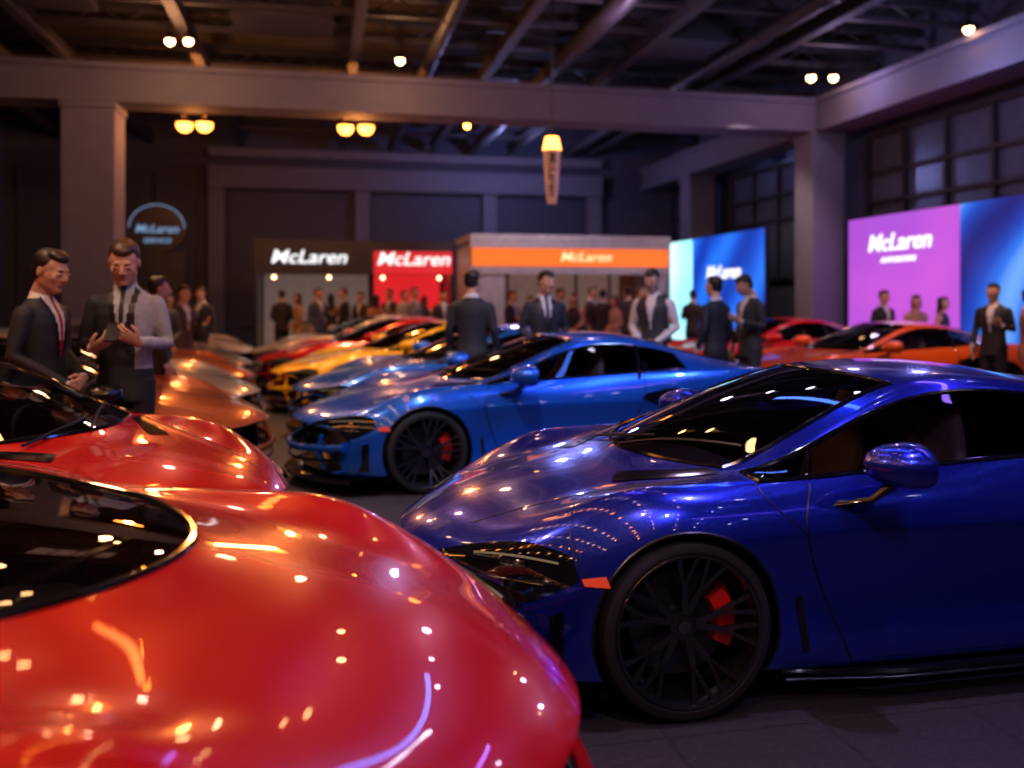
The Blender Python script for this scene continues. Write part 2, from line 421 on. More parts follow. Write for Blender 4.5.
mirror_mesh=X.mesh('door_mirrors',[BLK,CHR,BLKG],True,40)
# wheel
W=M()
W.lathe([(.27,-.11),(.30,-.122),(.320,-.112),(.333,-.09),(.338,-.05),(.338,.05),(.333,.09),(.322,.112),(.305,.121),(.29,.121),(.285,.116),(.277,.112)],72,0)
W.lathe([(.286,.116),(.280,.124),(.271,.120),(.264,.10),(.258,.05),(.252,-.1),(.272,-.112)],72,1)
W.lathe([(0,.060),(.032,.061),(.052,.056),(.064,.04),(.066,.0),(.0,-.0)],32,1)
W.lathe([(0,.068),(.024,.067),(.028,.058)],24,3)
W.lathe([(.0,.0),(.06,.002),(.195,.002),(.198,-.005),(.195,-.03),(.0,-.03)],48,2)
for j in range(5):
    for h in(-1,1):
        a=2*math.pi*(j+.5)/5+h*.22
        def pt(r,da,y): return V((r*math.cos(a+da),y,r*math.sin(a+da)))
        sd=lambda da: V((-math.sin(a+da),0,math.cos(a+da)))
        W.bar(pt(.045,-h*.15,.050),pt(.150,0,.062),(.014,.012),(.010,.010),sd(0),(0,1,0),1)
        W.bar(pt(.145,0,.062),pt(.274,.14,.108),(.007,.009),(.009,.008),sd(.1),(0,1,0),1)
        W.bar(pt(.145,0,.062),pt(.274,-.13,.108),(.007,.009),(.009,.008),sd(-.1),(0,1,0),1)
wheel_mesh=W.mesh('wheel',[RUB,RIM,DISC,CHR],True,35)
C=M(); n=10; vs=[];fs=[]
for i in range(n+1):
    t=rad(-32+64*i/n)
    for r,y in((.135,.010),(.140,.036),(.21,.038),(.224,.02),(.224,-.05),(.135,-.05)): vs.append((r*math.cos(t),y,r*math.sin(t)))
for i in range(n):
    for j in range(6):
        k=(j+1)%6; fs.append((i*6+j,i*6+k,(i+1)*6+k,(i+1)*6+j))
fs.append(tuple(range(6))); fs.append(tuple(n*6+j for j in range(6)))
C.add(vs,fs,0); cal_mesh=C.mesh('caliper',[CALR],True,35)
def inst(name,me,e,loc=(0,0,0),rot=(0,0,0)):
    o=bpy.data.objects.new(name,me); COL.objects.link(o); o.parent=e; o.location=loc; o.rotation_euler=rot; return o
def car(pm,loc,phi,scale=1,shell=None,mirror='paint'):
    e=empty('sports_car',(loc[0],loc[1],0),phi); e.scale=(scale,)*3
    b=inst('body',shell or shell_a,e); b.material_slots[0].link='OBJECT'; b.material_slots[0].material=pm
    if mirror:
        m=inst('door_mirrors',mirror_mesh,e); m.material_slots[0].link='OBJECT'; m.material_slots[0].material=pm if mirror=='paint' else BLKG
    for x in(1.33,-1.33):
        for s in(1,-1):
            l=(x,s*(.815 if x>0 else .83),WZ); a=random.uniform(-.4,.4)
            if x>0 and s>0: a=.12
            if s>0: inst('wheel',wheel_mesh,e,l,(0,a,0)); inst('brake_caliper',cal_mesh,e,l,(0,math.pi+.1,0))
            else: inst('wheel',wheel_mesh,e,l,(0,0,math.pi)); inst('brake_caliper',cal_mesh,e,l,(0,0,math.pi))
    return e
def car_nose(pm,nose,phi,scale=1,**k):
    h=V((math.cos(phi),math.sin(phi)))*2.3*scale
    return car(pm,(nose[0]-h.x,nose[1]-h.y),phi,scale,**k)
P_BLUE=paint('deep_blue_paint',(.014,.032,.50),.75,.22); P_BLUE2=paint('azure_blue_paint',(.010,.13,.68),.55,.26)
P_RED=paint('red_paint',(.70,.004,.014),.15,.25); P_RED2=paint('scarlet_paint',(.68,.006,.010),.25,.26)
P_OR=paint('orange_paint',(.85,.12,.005),.2,.3); P_YEL=paint('yellow_paint',(.95,.50,.008),.1,.3)
P_WH=paint('white_paint',(.5,.48,.47),.1,.3); P_DK=paint('graphite_paint',(.14,.11,.11),.7,.25)
P_BRZ=paint('bronze_paint',(.55,.12,.03),.5,.28); P_SIL=paint('silver_paint',(.42,.38,.38),.7,.28)
car(P_BLUE,(1.757,4.47),rad(192),shell=shell_b)
car(P_BLUE2,(.29,8.47),rad(199))
car_nose(P_BLUE2,(-2.5,10.2),rad(199))
car_nose(P_YEL,(-3.4,12.65),rad(199))
car_nose(P_RED2,(-4.3,15.1),rad(199))
car_nose(P_WH,(-5.1,17.5),rad(199))
car_nose(P_OR,(3.0,12.3),rad(195))
car_nose(P_RED,(2.3,15.2),rad(195))
car_nose(P_RED,(.16,2.11),rad(-4),1.07,shell=shell_c,mirror=None)
car_nose(P_RED2,(-1.22,4.38),rad(-15),shell=shell_b,mirror='black')
for pm,n in((P_BRZ,(-2.07,7.5)),(P_SIL,(-2.75,9.7)),(P_BRZ,(-3.45,11.9)),(P_SIL,(-4.1,14.1)),(P_WH,(-5.0,17.6))):
    car_nose(pm,n,rad(-3))

# ------------------------------------------------------------------ people
def fuse(src,vox,it=4):
    me=bpy.data.meshes.new('t'); me.from_pydata([tuple(p) for p in src.v],[],src.f); me.update()
    bm=bmesh.new(); bm.from_mesh(me); bmesh.ops.recalc_face_normals(bm,faces=bm.faces); bm.to_mesh(me); bm.free()
    o=bpy.data.objects.new('t',me); COL.objects.link(o)
    r=o.modifiers.new('r','REMESH'); r.mode='VOXEL'; r.voxel_size=vox
    s=o.modifiers.new('s','SMOOTH'); s.factor=.5; s.iterations=it
    dg=bpy.context.evaluated_depsgraph_get(); m2=bpy.data.meshes.new_from_object(o.evaluated_get(dg),depsgraph=dg)
    t=BVHTree.FromPolygons(src.v,src.f)
    out=M(); out.v=[v.co.copy() for v in m2.vertices]; out.f=[tuple(p.vertices) for p in m2.polygons]
    for p in m2.polygons:
        h=t.find_nearest(p.center); out.m.append(src.m[h[2]] if h[2] is not None else 0)
    bpy.data.objects.remove(o); bpy.data.meshes.remove(m2); return out
HEADS={}
def head_mesh(kind,vox):
    key=(kind,vox)
    if key in HEADS: return HEADS[key]
    h=M(); S,Hh,L=3,4,7
    h.ell((0,.015,.026),(.072,.088,.076),S,24,16); h.ell((0,-.020,-.015),(.064,.066,.078),S,24,16)
    h.ell((0,-.052,-.084),(.032,.026,.022),S); h.ell((0,-.030,-.064),(.050,.046,.038),S)
    for s in(1,-1):
        h.ell((s*.037,-.002,-.052),(.027,.046,.034),S); h.ell((s*.036,-.054,-.018),(.023,.022,.026),S)
        h.ell((s*.073,.014,-.004),(.008,.016,.028),S); h.ell((s*.011,-.090,-.026),(.008,.010,.007),S)
        h.ell((s*.029,-.076,.004),(.017,.010,.012),S)
    h.tube([(0,-.076,.022),(0,-.088,.002),(0,-.101,-.020),(0,-.092,-.028)],[.008,.009,.011,.008],S,10)
    h.ell((0,-.071,.026),(.044,.010,.014),S)
    h.ell((0,-.079,-.050),(.023,.006,.0040),L); h.ell((0,-.078,-.057),(.019,.007,.0048),L)
    h.tube([(0,.02,-.05),(0,.03,-.11),(0,.035,-.20)],[.053,.055,.062],S,16)
    Rt=Euler((rad(28),0,0)).to_matrix()
    h.ell((0,.030,.044),(.0785,.086,.074),Hh,24,16,Rt); h.ell((0,.050,-.002),(.072,.060,.062),Hh)
    h.ell((.002,-.016,.090),(.056,.062,.032),Hh,18,12,Euler((rad(12),0,0)).to_matrix())
    if kind=='f':
        h.ell((0,.066,-.05),(.076,.046,.10),Hh); h.ell((0,.076,-.14),(.076,.040,.10),Hh)
        for s in(1,-1): h.ell((s*.072,.018,-.04),(.017,.040,.085),Hh)
    o=fuse(h,vox,2)
    for s in(1,-1):
        o.ell((s*.030,-.0765,.002),(.0115,.010,.0050),8,12,8); o.ell((s*.030,-.0845,.0015),(.0048,.003,.0042),9,10,8)
        o.tube([(s*.016,-.0835,.022),(s*.028,-.0835,.0265),(s*.043,-.0740,.0215)],[.0022,.0032,.0018],4,6)
    HEADS[key]=o; return o
def hand(m,wr,d,n,curl,side,mi=3,k=1.0):
    wr=V(wr); d=V(d).normalized(); n=V(n); n=(n-d*n.dot(d)).normalized(); lat=d.cross(n)*side
    m.rings([(wr-d*.03,lat*.024,n*.020),(wr,lat*.026,n*.018),(wr+d*.035,lat*.038,n*.016),(wr+d*.075,lat*.041,n*.014),(wr+d*.095,lat*.036,n*.010)],mi,12)
    for off,L,c in((-.031,.060,1.12),(-.010,.072,1.0),(.011,.078,.96),(.031,.070,.9)):
        p=wr+d*(.088)+lat*off; pts=[p-d*.012]; dd=d.copy(); rs=[.0095]
        for seg,fr in enumerate((.42,.32,.26)):
            a=curl*c*(.8 if seg==0 else 1)
            dd=(Matrix.Rotation(a,3,d.cross(n))@dd).normalized()
            p=p+dd*L*fr; pts.append(p); rs.append(.009-.001*seg)
        m.tube(pts,rs,mi,8); m.ell(pts[-1],(.0075,)*3,mi,8,6)
    b=wr+d*.025+lat*.030; t=(d*.6+lat*.65+n*.35).normalized(); t2=(d*.85+lat*.1+n*.5).normalized()
    m.tube([b-t*.01,b+t*.034,b+t*.034+t2*.03,b+t*.034+t2*.05],[.013,.0115,.010,.0075],mi,8)
POSES={
 'down':(((.245,.03,1.16),(.25,-.06,.93),(0,-.15,-1),(-1,0,0),.25),)*2,
 'phone':(((.245,.02,1.15),(.13,-.215,1.17),(-.62,-.55,.45),(-.5,.35,.6),.55),((.245,.0,1.15),(.135,-.215,1.14),(-.75,-.45,.35),(-.3,.3,.9),.6)),
 'clasp':(((.25,.03,1.15),(.09,-.20,1.00),(-.9,-.2,-.3),(0,1,-.2),.5),((.25,.03,1.15),(.09,-.21,.97),(-.9,-.1,-.3),(0,1,-.2),.5)),
 'cross':(((.25,-.02,1.16),(.02,-.21,1.20),(-.9,.1,.1),(0,1,0),.3),((.25,-.02,1.15),(.02,-.22,1.14),(-.9,.1,.1),(0,1,0),.3)),
 'talk':(((.245,.02,1.16),(.19,-.25,1.22),(-.2,-.8,.4),(-.6,0,.6),.35),((.245,.03,1.16),(.25,-.06,.93),(0,-.15,-1),(-1,0,0),.25)),
}
def human(loc,yaw,H,jacket=(.012,.013,.018),trous=None,shirt=(.6,.6,.62),skin=(.55,.32,.22),hair=(.012,.008,.006),pose='down',hy=0,hp=0,kind='m',outfit='suit',tie=None,vox=.02,phone=False,hs=1.0,half=False):
    trous=trous or jacket; B=M(); arms=2 if outfit in('shirt','vest') else (3 if outfit=='dress' else 0); tor=2 if outfit=='shirt' else 0
    f=kind=='f'; sw=.86 if f else .97
    def R(z,rx,ry,y=0): return ((0,y,z),(rx,0,0),(0,ry,0))
    if outfit=='dress':
        B.rings([R(.55,.19,.15),R(.75,.185,.145),R(.92,.175,.13,.01),R(1.02,.145,.11),R(1.12,.125,.095),R(1.25,.145,.115,-.01),R(1.34,.16,.115),R(1.42,.150,.09),R(1.46,.12,.075),R(1.49,.06,.06)],0,24)
    else:
        hem=.80 if outfit=='suit' else .92
        w=.0 if outfit=='suit' else -.012
        B.rings([R(hem,.176+w,.125+w),R(.92,.170+w,.125+w,.01),R(1.02,.156+w,.115+w),R(1.12,.150+w,.112+w),R(1.24,.168+w,.122+w,-.005),R(1.34,.186,.124),R(1.40,.190,.112,.005),R(1.44,.172,.092,.01),R(1.475,.112,.078,.015),R(1.51,.072,.068,.018),R(1.54,.060,.060,.016)],tor,24)
        B.rings([R(.84,.158,.11),R(.90,.162,.115,.01),R(.99,.150,.105)],1,20)
    ph=POSES[pose]
    for i,s in enumerate((1,-1)):
        am=2 if (half and s==1) else arms
        B.ell((s*.175*sw,.005,1.398),(.062,.064,.058),am if am!=3 else 3)
        hx=s*.088
        kn=(s*.100,-.015,.50); an=(s*.108,.02,.09)
        lm=3 if outfit=='dress' else 1
        k=.8 if lm==3 else 1
        B.tube([(hx,0,.93),(hx,-.005,.78),(s*.095,-.012,.60),kn,(s*.103,.005,.36),(s*.106,.015,.20),an,(s*.108,.02,.06)],[.088*k,.086*k,.074*k,.064*k,.062*k,.054*k,.050*k,.052*k],lm,14)
        B.rings([((s*.111,.075,.035),(.032,0,0),(0,0,.034)),((s*.111,.03,.045),(.040,0,0),(0,0,.045)),((s*.115,-.06,.038),(.042,0,0),(0,0,.036)),((s*.121,-.14,.028),(.046,0,0),(0,0,.027)),((s*.123,-.185,.022),(.030,0,0),(0,0,.018))],5,14)
        el,wr,dd,nn_,cu=ph[i]; el=V((el[0]*s*sw,el[1],el[2])); wr=V((wr[0]*s,wr[1],wr[2])); sh=V((s*.184*sw,.005,1.39))
        k=.72 if arms==3 else 1
        B.tube([sh,sh.lerp(el,.5),el,el.lerp(wr,.5),wr],[.060*k,.054*k,.046*k,.042*k,.036*k],am,12)
    o=fuse(B,vox,3)
    if outfit in('suit','vest'):
        for i,fc in enumerate(o.f):
            c=sum((o.v[j] for j in fc),V((0,0,0)))/len(fc)
            if c.y<-.02 and 1.13<c.z<1.56 and o.m[i]==0:
                w=.062*(c.z-1.13)/.37
                if abs(c.x)<w: o.m[i]=6 if (tie and abs(c.x)<.017) else 2
                elif abs(c.x)<w+.035: o.m[i]=11
            if c.z>1.495 and o.m[i]==0: o.m[i]=2
            if half and o.m[i]==0 and c.x>.075 and 1.0<c.z: o.m[i]=2
    for i,s in enumerate((1,-1)):
        el,wr,dd,nn_,cu=ph[i]; el=V((el[0]*s*sw,el[1],el[2])); wr=V((wr[0]*s,wr[1],wr[2])); t=(wr-el).normalized()
        if arms!=3: o.tube([wr-t*.03,wr+t*.012],[.034,.032],2,12)
        hand(o,wr+t*.02,(dd[0]*s,dd[1],dd[2]),(nn_[0]*s,nn_[1],nn_[2]),cu,-s)
    if phone:
        Rm=Euler((rad(-50),0,0)).to_matrix(); o.box((.0,-.315,1.235),(.075,.010,.15),10,Rm)
    hd=head_mesh('f' if f else 'm',.0050 if vox<.015 else .010)
    T=Matrix.Translation((0,-.005,1.535))@Euler((rad(hp),0,rad(hy))).to_matrix().to_4x4()@Matrix.Scale(hs*1.04,4)@Matrix.Translation((0,-.02,.115))
    o.join(hd,T)
    def cm(n,c,r=.7): return mat('%s_%03d_%03d_%03d'%(n,int(c[0]*999),int(c[1]*999),int(c[2]*999)),c,r,var=.15,scale=30)
    ms=[cm('fabric',jacket),cm('trousers',trous),cm('shirt',shirt),cm('skin',skin,.5),cm('hair',hair,.45),mat('shoe_leather',(.01,.008,.007),.25),cm('tie',tie or (.3,.01,.01),.5),cm('lips',(skin[0]*.8,skin[1]*.6,skin[2]*.6),.5),mat('eye_white',(.30,.27,.26),.3),mat('iris',(.02,.012,.008),.2),mat('phone_case',(.01,.01,.012),.2),cm('lapel',tuple(c*.55 for c in jacket),.4)]
    ob=o.obj('woman' if f else 'man',ms,ang=60); ob.location=(loc[0],loc[1],0); ob.rotation_euler=(0,0,rad(yaw)); k=H/1.8; ob.scale=(k,k,k)
    return ob
NV=(.012,.014,.022)
human((-3.02,5.80),82,1.88,jacket=(.012,.013,.020),tie=(.35,.01,.01),pose='clasp',hy=-8,hp=16,vox=.009,skin=(.50,.27,.18),hs=1.12)
human((-2.60,6.06),10,1.96,jacket=(.010,.012,.022),shirt=(.36,.38,.44),pose='phone',hy=6,hp=24,vox=.009,tie=(.01,.01,.014),phone=True,hair=(.05,.022,.010),skin=(.58,.33,.23),hs=1.12,half=True)
human((-.43,9.72),170,1.90,jacket=NV,pose='down',hy=-20,vox=.016)
human((.36,9.98),15,1.90,jacket=(.02,.02,.03),pose='clasp',hy=20,hp=8,tie=(.02,.02,.02),vox=.014)
human((1.62,10.32),-25,1.94,jacket=(.03,.03,.035),pose='clasp',outfit='vest',hp=18,shirt=(.65,.6,.55),vox=.014,skin=(.5,.28,.18))
human((2.42,10.72),-140,1.86,jacket=NV,pose='down',vox=.016)
human((2.92,11.05),-70,1.90,jacket=(.02,.022,.03),pose='talk',hp=25,hy=-10,vox=.016,skin=(.5,.3,.2))
human((6.36,15.4),20,1.74,jacket=NV,vox=.022)
human((6.78,15.1),-10,1.66,jacket=(.35,.20,.16),kind='f',outfit='dress',hair=(.05,.02,.01),pose='clasp',vox=.022)
human((6.98,14.6),40,1.62,jacket=(.03,.03,.05),kind='f',outfit='dress',vox=.022)
human((6.42,12.0),-50,1.80,jacket=(.015,.015,.02),pose='talk',vox=.018)
human((6.75,11.75),60,1.72,jacket=(.30,.14,.10),pose='cross',vox=.018)
human((-3.40,8.62),120,1.80,jacket=(.02,.015,.015),vox=.018)
human((-4.25,10.8),20,1.78,jacket=(.03,.02,.02),pose='clasp',vox=.022)
human((-4.75,13.0),60,1.78,jacket=(.05,.02,.02),pose='talk',vox=.022)
human((-5.35,15.5),-20,1.80,jacket=(.02,.02,.03),pose='down',vox=.022)
human((-5.9,15.45),40,1.68,jacket=(.25,.08,.05),kind='f',outfit='dress',pose='clasp',vox=.022)
bp=[(145,18.7,'m',NV,'down'),(186,20.5,'m',NV,'clasp'),(298,20.6,'f',(.45,.30,.2),'clasp'),(318,19.9,'m',(.06,.07,.10),'talk'),(344,20.6,'m',(.02,.02,.02),'down'),(376,20.2,'f',(.40,.16,.05),'clasp'),(404,20.8,'m',(.45,.42,.42),'cross'),(424,20.9,'f',(.03,.02,.03),'down'),(443,20.4,'m',(.03,.03,.04),'talk'),(512,18.2,'m',(.02,.02,.03),'cross'),(574,18.4,'f',(.02,.015,.02),'clasp'),(592,19.6,'m',(.10,.04,.03),'down'),(615,18.6,'f',(.40,.32,.28),'clasp'),(693,19.2,'m',(.02,.02,.03),'talk'),(640,20.2,'m',(.02,.02,.03),'down'),
 (282,21.0,'m',(.03,.03,.03),'clasp'),(331,21.2,'f',(.05,.03,.03),'talk'),(361,20.9,'m',(.06,.03,.02),'down'),(390,21.2,'m',(.02,.02,.03),'talk'),(414,20.2,'m',(.30,.28,.28),'down'),(530,18.9,'f',(.30,.10,.06),'down'),(560,18.8,'m',(.02,.02,.02),'talk'),(603,19.2,'m',(.02,.02,.03),'cross'),(628,19.1,'m',(.05,.04,.05),'talk'),(664,18.9,'f',(.02,.02,.03),'clasp')]
for i,(px,Y,kd,jc,po) in enumerate(bp):
    human(((px-512)/900*Y,Y),random.choice([-60,-25,20,55,150,200]),random.uniform(1.76,1.88) if kd=='m' else random.uniform(1.64,1.74),jacket=jc,kind=kd,outfit='dress' if kd=='f' else 'suit',pose=po,vox=.026,hair=random.choice([(.012,.008,.006),(.06,.03,.012),(.02,.012,.01)]))

# ------------------------------------------------------------------ room (u,v frame rotated 12deg)
WALL=mat('wall_paint',(.075,.085,.14),.8,bump=.1,scale=5); CONC=mat('painted_steel_beam',(.18,.18,.25),.75,var=.06,scale=3)
STEEL=mat('dark_steel',(.055,.05,.06),.6,.2); CEIL=mat('ceiling_deck',(.012,.011,.014),.9); FRM=mat('window_frame',(.02,.02,.03),.5)
PANE=mat('window_pane',(.10,.12,.19),.25,.2,.4); PANEL=mat('wall_panel',(.055,.065,.11),.6)
fm=mat('floor_asphalt',(.032,.027,.030),.6,scale=40,bump=.25,var=.35)
nt=fm.node_tree; b=nt.nodes['Principled BSDF']
br=nt.nodes.new('ShaderNodeTexBrick'); br.inputs['Scale'].default_value=1.0; br.inputs['Mortar Size'].default_value=.008; br.inputs['Color1'].default_value=(.9,.9,.9,1); br.inputs['Color2'].default_value=(.8,.8,.8,1); br.inputs['Mortar'].default_value=(.5,.5,.5,1)
br.inputs['Brick Width'].default_value=.6; br.inputs['Row Height'].default_value=.6; br.offset=0
tc=[n for n in nt.nodes if n.bl_idname=='ShaderNodeTexCoord'][0]; rp=[n for n in nt.nodes if n.bl_idname=='ShaderNodeValToRGB'][0]
nt.links.new(tc.outputs['Object'],br.inputs['Vector'])
mx=nt.nodes.new('ShaderNodeMix'); mx.data_type='RGBA'; mx.blend_type='MULTIPLY'; mx.inputs[0].default_value=1
nt.links.new(rp.outputs['Color'],mx.inputs[6]); nt.links.new(br.outputs['Color'],mx.inputs[7]); nt.links.new(mx.outputs[2],b.inputs['Base Color'])
U0,U1,V0,V1,ZC=-8.5,11.0,-9.0,27.0,6.9
def rbox(name,c,d,m,mi=0,parent=None):
    a=M(); a.box(c,d,0); return a.obj(name,[m],parent,False,ROOM)
rbox('floor',((U0+U1)/2,(V0+V1)/2,-.1),(U1-U0+.6,V1-V0+.6,.2),fm)
rbox('ceiling',((U0+U1)/2,(V0+V1)/2,ZC+.1),(U1-U0+.6,V1-V0+.6,.2),CEIL)
rbox('wall_back',((U0+U1)/2,V1+.1,ZC/2),(U1-U0,.2,ZC),WALL)
rbox('wall_front',((U0+U1)/2,V0-.1,ZC/2),(U1-U0,.2,ZC),WALL)
rbox('wall_left',(U0-.1,(V0+V1)/2,ZC/2),(.2,V1-V0,ZC),WALL)
rbox('wall_right',(U1+.1,(V0+V1)/2,ZC/2),(.2,V1-V0,ZC),WALL)
a=M()
for u in(-2.9,1.2,5.0,8.3): a.box((u,V1-.15,2.6),(.42,.3,5.2),0)
a.box((2.7,V1-.22,5.05),(11.6,.44,.62),0); a.box((2.7,V1-.22,5.75),(11.6,.3,.25),0)
a.obj('trim_back',[CONC],None,False,ROOM)
a=M()
for u0,u1 in((-2.6,1.0),(1.4,4.8),(5.2,8.1)): a.box(((u0+u1)/2,V1-.04,2.7),(u1-u0-.1,.08,3.9),0)
for k in range(4): a.box((-7.6+k*1.2,V1-.05,3),(1.1,.1,4.4),0)
a.obj('wall_panelling',[PANEL],None,False,ROOM)
def column(u,v,w,h=5.0):
    a=M(); a.box((0,0,h/2),(w,w,h)); a.box((0,0,.15),(w+.10,w+.10,.3)); a.box((0,0,h-.1),(w+.06,w+.06,.12))
    o=a.obj('column',[CONC],None,False,ROOM,RW(u,v)); bv=o.modifiers.new('b','BEVEL'); bv.width=.02; bv.segments=2
column(-3.90,17,.86); column(10.15,17,.72); column(10.15,23.2,.72); column(10.15,10,.72)
def beam(c,d):
    a=M(); a.box(c,d)
    if d[0]>d[1]: a.box((c[0],c[1],c[2]-d[2]/2),(d[0],d[1]+.16,.10)); a.box((c[0],c[1],c[2]+d[2]/2),(d[0],d[1]+.16,.10))
    else: a.box((c[0],c[1],c[2]-d[2]/2),(d[0]+.16,d[1],.10)); a.box((c[0],c[1],c[2]+d[2]/2),(d[0]+.16,d[1],.10))
    a.obj('ceiling_beam',[CONC],None,False,ROOM)
beam((1.2,17,5.32),(19.3,.6,.58)); beam((10.2,6,5.32),(.6,21.3,.58)); beam((10.2,22.2,5.32),(.6,9.4,.58))
a=M()
for v in(13.2,14.6,16,18.3,19.8,21.4,23,25): 
    a.box((1.2,v,6.45),(19.2,.16,.12)); a.box((1.2,v,6.15),(19.2,.14,.08))
    for k in range(24):
        u=-8+k*.8; a.bar((u,v,6.17),(u+.4,v,6.43),(.02,.02),(.02,.02),(0,1,0),(1,0,0)); a.bar((u+.4,v,6.43),(u+.8,v,6.17),(.02,.02),(.02,.02),(0,1,0),(1,0,0))
for u in(-6.8,-4.6,-2.2,.6,3.2,5.6,8):
    a.box((u,12.2,5.96),(.18,29,.03)); a.box((u,12.2,6.16),(.18,29,.03)); a.box((u,12.2,6.06),(.03,29,.2))
a.obj('roof_truss',[STEEL],None,False,ROOM)
a=M()
for u,r in((-5.7,.16),(2.0,.13),(4.4,.17),(7.3,.12)):
    z=6.0
    a.rings([((u,11.2,z),(r,0,0),(0,0,r)),((u,26.5,z),(r,0,0),(0,0,r))],0,16)
    for v in range(12,26,2): a.rings([((u,v,z),(r+.015,0,0),(0,0,r+.015)),((u,v+.08,z),(r+.015,0,0),(0,0,r+.015))],0,16)
a.box((-.6,15.2,6.3),(1.6,1.0,.5)); a.box((6.2,15.0,6.2),(1.5,1.2,.4)); a.box((-4.0,14.6,6.3),(1.2,1.0,.5))
a.obj('air_duct',[mat('duct_metal',(.07,.065,.08),.5,.5)],None,True,ROOM)
a=M()
for k in range(4): a.box((-3.1+k*.36,14.2,6.35),(.30,.9,.04))
a.obj('ceiling_light_panel',[emis('panel_glow',(1,.45,.3),.3)],None,False,ROOM)
for wi,(v0,v1) in enumerate(((2,9.4),(10.6,16.4),(17.6,22.6),(23.8,26.8))):
    e=empty('window_%d'%(wi+1),(0,0,0),ROOM)
    a=M(); a.box((U1-.02,(v0+v1)/2,3.45),(.04,v1-v0,2.7)); a.obj('pane',[PANE],e,False)
    a=M(); n=max(2,int((v1-v0)/1.15))
    for i in range(n+1): a.box((U1-.07,v0+(v1-v0)*i/n,3.45),(.12,.09,2.8))
    for z in(2.05,3.5,4.1,4.85): a.box((U1-.07,(v0+v1)/2,z),(.12,v1-v0,.08))
    a.obj('frame',[FRM],e,False)
e=empty('window_5',(0,0,0),ROOM)
a=M(); a.box((U0+.02,20.5,3.6),(.04,11,3.0)); a.obj('pane',[PANE],e,False)
a=M()
for i in range(10): a.box((U0+.07,15+i*1.22,3.6),(.12,.1,3.1))
for z in(2.1,3.6,5.1): a.box((U0+.07,20.5,z),(.12,11,.1))
a.obj('frame',[FRM],e,False)
WHT=emis('sign_white',(1,1,1),1.1)
SMAG=screenmat('screen_magenta',[(.3,(.24,.055,.55)),(.7,(.56,.09,.60))],.35,.95,'noise')
SBLU=screenmat('screen_blue',[(0.0,(.006,.015,.20)),(.45,(.008,.06,.50)),(.8,(.02,.18,.85)),(1,(.15,.4,1))],.28,.8)
SBL2=screenmat('screen_azure',[(0.0,(.005,.04,.42)),(.6,(.01,.11,.75)),(1,(.02,.18,.90))],.3,.85)
SCY=screenmat('screen_cyan',[(.3,(.30,.85,1)),(.7,(.8,1,1))],.4,1.2,'noise')
def screen(name,u,v0,v1,z0,z1,m):
    e=empty(name,(0,0,0),ROOM)
    a=M(); a.box((u,(v0+v1)/2,(z0+z1)/2),(.06,v1-v0,z1-z0)); a.obj('display',[m],e,False)
    a=M(); a.box((u+.06,(v0+v1)/2,(z0+z1)/2),(.10,v1-v0+.04,z1-z0+.04))
    for v in(v0+.3,v1-.3): a.box((u+.1,v,z0/2),(.1,.12,z0+.4)); a.box((u+.05,v,.02),(.6,.2,.04))
    a.obj('frame',[BLK],e,False); return e
s1=screen('led_screen',10.45,13.15,16.35,.62,3.15,SMAG); s2=screen('led_screen',10.45,9.9,13.12,.62,3.15,SBLU)
text('logo','McLaren',(10.4,14.75,2.62),(rad(90),0,rad(-90)),.46,WHT,s1); text('subtitle','AUTOMOTIVE',(10.4,14.75,2.3),(rad(90),0,rad(-90)),.14,WHT,s1)
s3=screen('led_screen',9.35,17.85,21.6,.5,3.1,SBL2); s4=screen('led_screen',9.35,21.65,23.1,.5,3.1,SCY)
text('logo','McLaren',(9.3,19.8,2.2),(rad(90),0,rad(-90)),.45,WHT,s3)
DK=mat('booth_dark',(.025,.025,.04),.4,coat=.3); WB=mat('booth_white',(.40,.40,.46),.5); GLOW=mat('booth_interior',(.35,.30,.30),.6,emit=(1,.7,.6),es=.07)
REDP=emis('red_lightbox',(1,.02,.03),.55); ORP=emis('orange_lightbox',(1,.15,.01),.95); WARM=emis('warm_lamp',(1,.62,.3),5)
e=empty('exhibition_booth',(0,0,0),ROOM)
a=M()
a.box((.83,23.6,2.45),(4.7,.12,.9)); a.box((-1.48,22.8,1.45),(.08,1.7,2.9)); a.box((3.15,22.8,1.45),(.08,1.7,2.9)); a.box((.83,23.66,1.45),(4.7,.08,2.9)); a.box((.83,22.8,2.94),(4.8,1.8,.06))
a.box((.83,21.95,2.55),(4.7,.1,.75)); a.obj('frame',[DK],e,False)
a=M(); a.box((2.2,21.88,2.45),(1.9,.05,.55)); a.box((2.2,23.5,1.3),(1.7,.05,1.8)); a.obj('red_panel',[REDP],e,False)
a=M(); a.box((-.1,23.55,1.25),(2.6,.05,1.9)); a.obj('backlit_wall',[GLOW],e,False)
a=M(); a.box((.8,22.9,.5),(2.6,.5,1.0)); a.box((.8,22.9,1.02),(2.8,.6,.05)); a.obj('counter',[WB],e,False)
a=M()
for u in(-1.1,.2,1.5,2.9): a.ell((u,22.4,2.1),(.05,.05,.05)); a.tube([(u,22.4,2.1),(u,22.4,2.9)],.008,1,6)
a.obj('pendant_lamps',[WARM,BLK],e)
text('logo','McLaren',(-.28,21.87,2.56),(rad(90),0,0),.44,WHT,e); text('logo','McLaren',(2.2,21.84,2.53),(rad(90),0,0),.44,WHT,e)
e=empty('exhibition_booth',(0,0,0),ROOM)
a=M(); a.box((5.6,21.0,2.95),(4.7,2.6,.14)); a.box((5.6,19.75,2.80),(4.7,.08,.16)); a.box((5.6,19.75,2.22),(4.7,.08,.16))
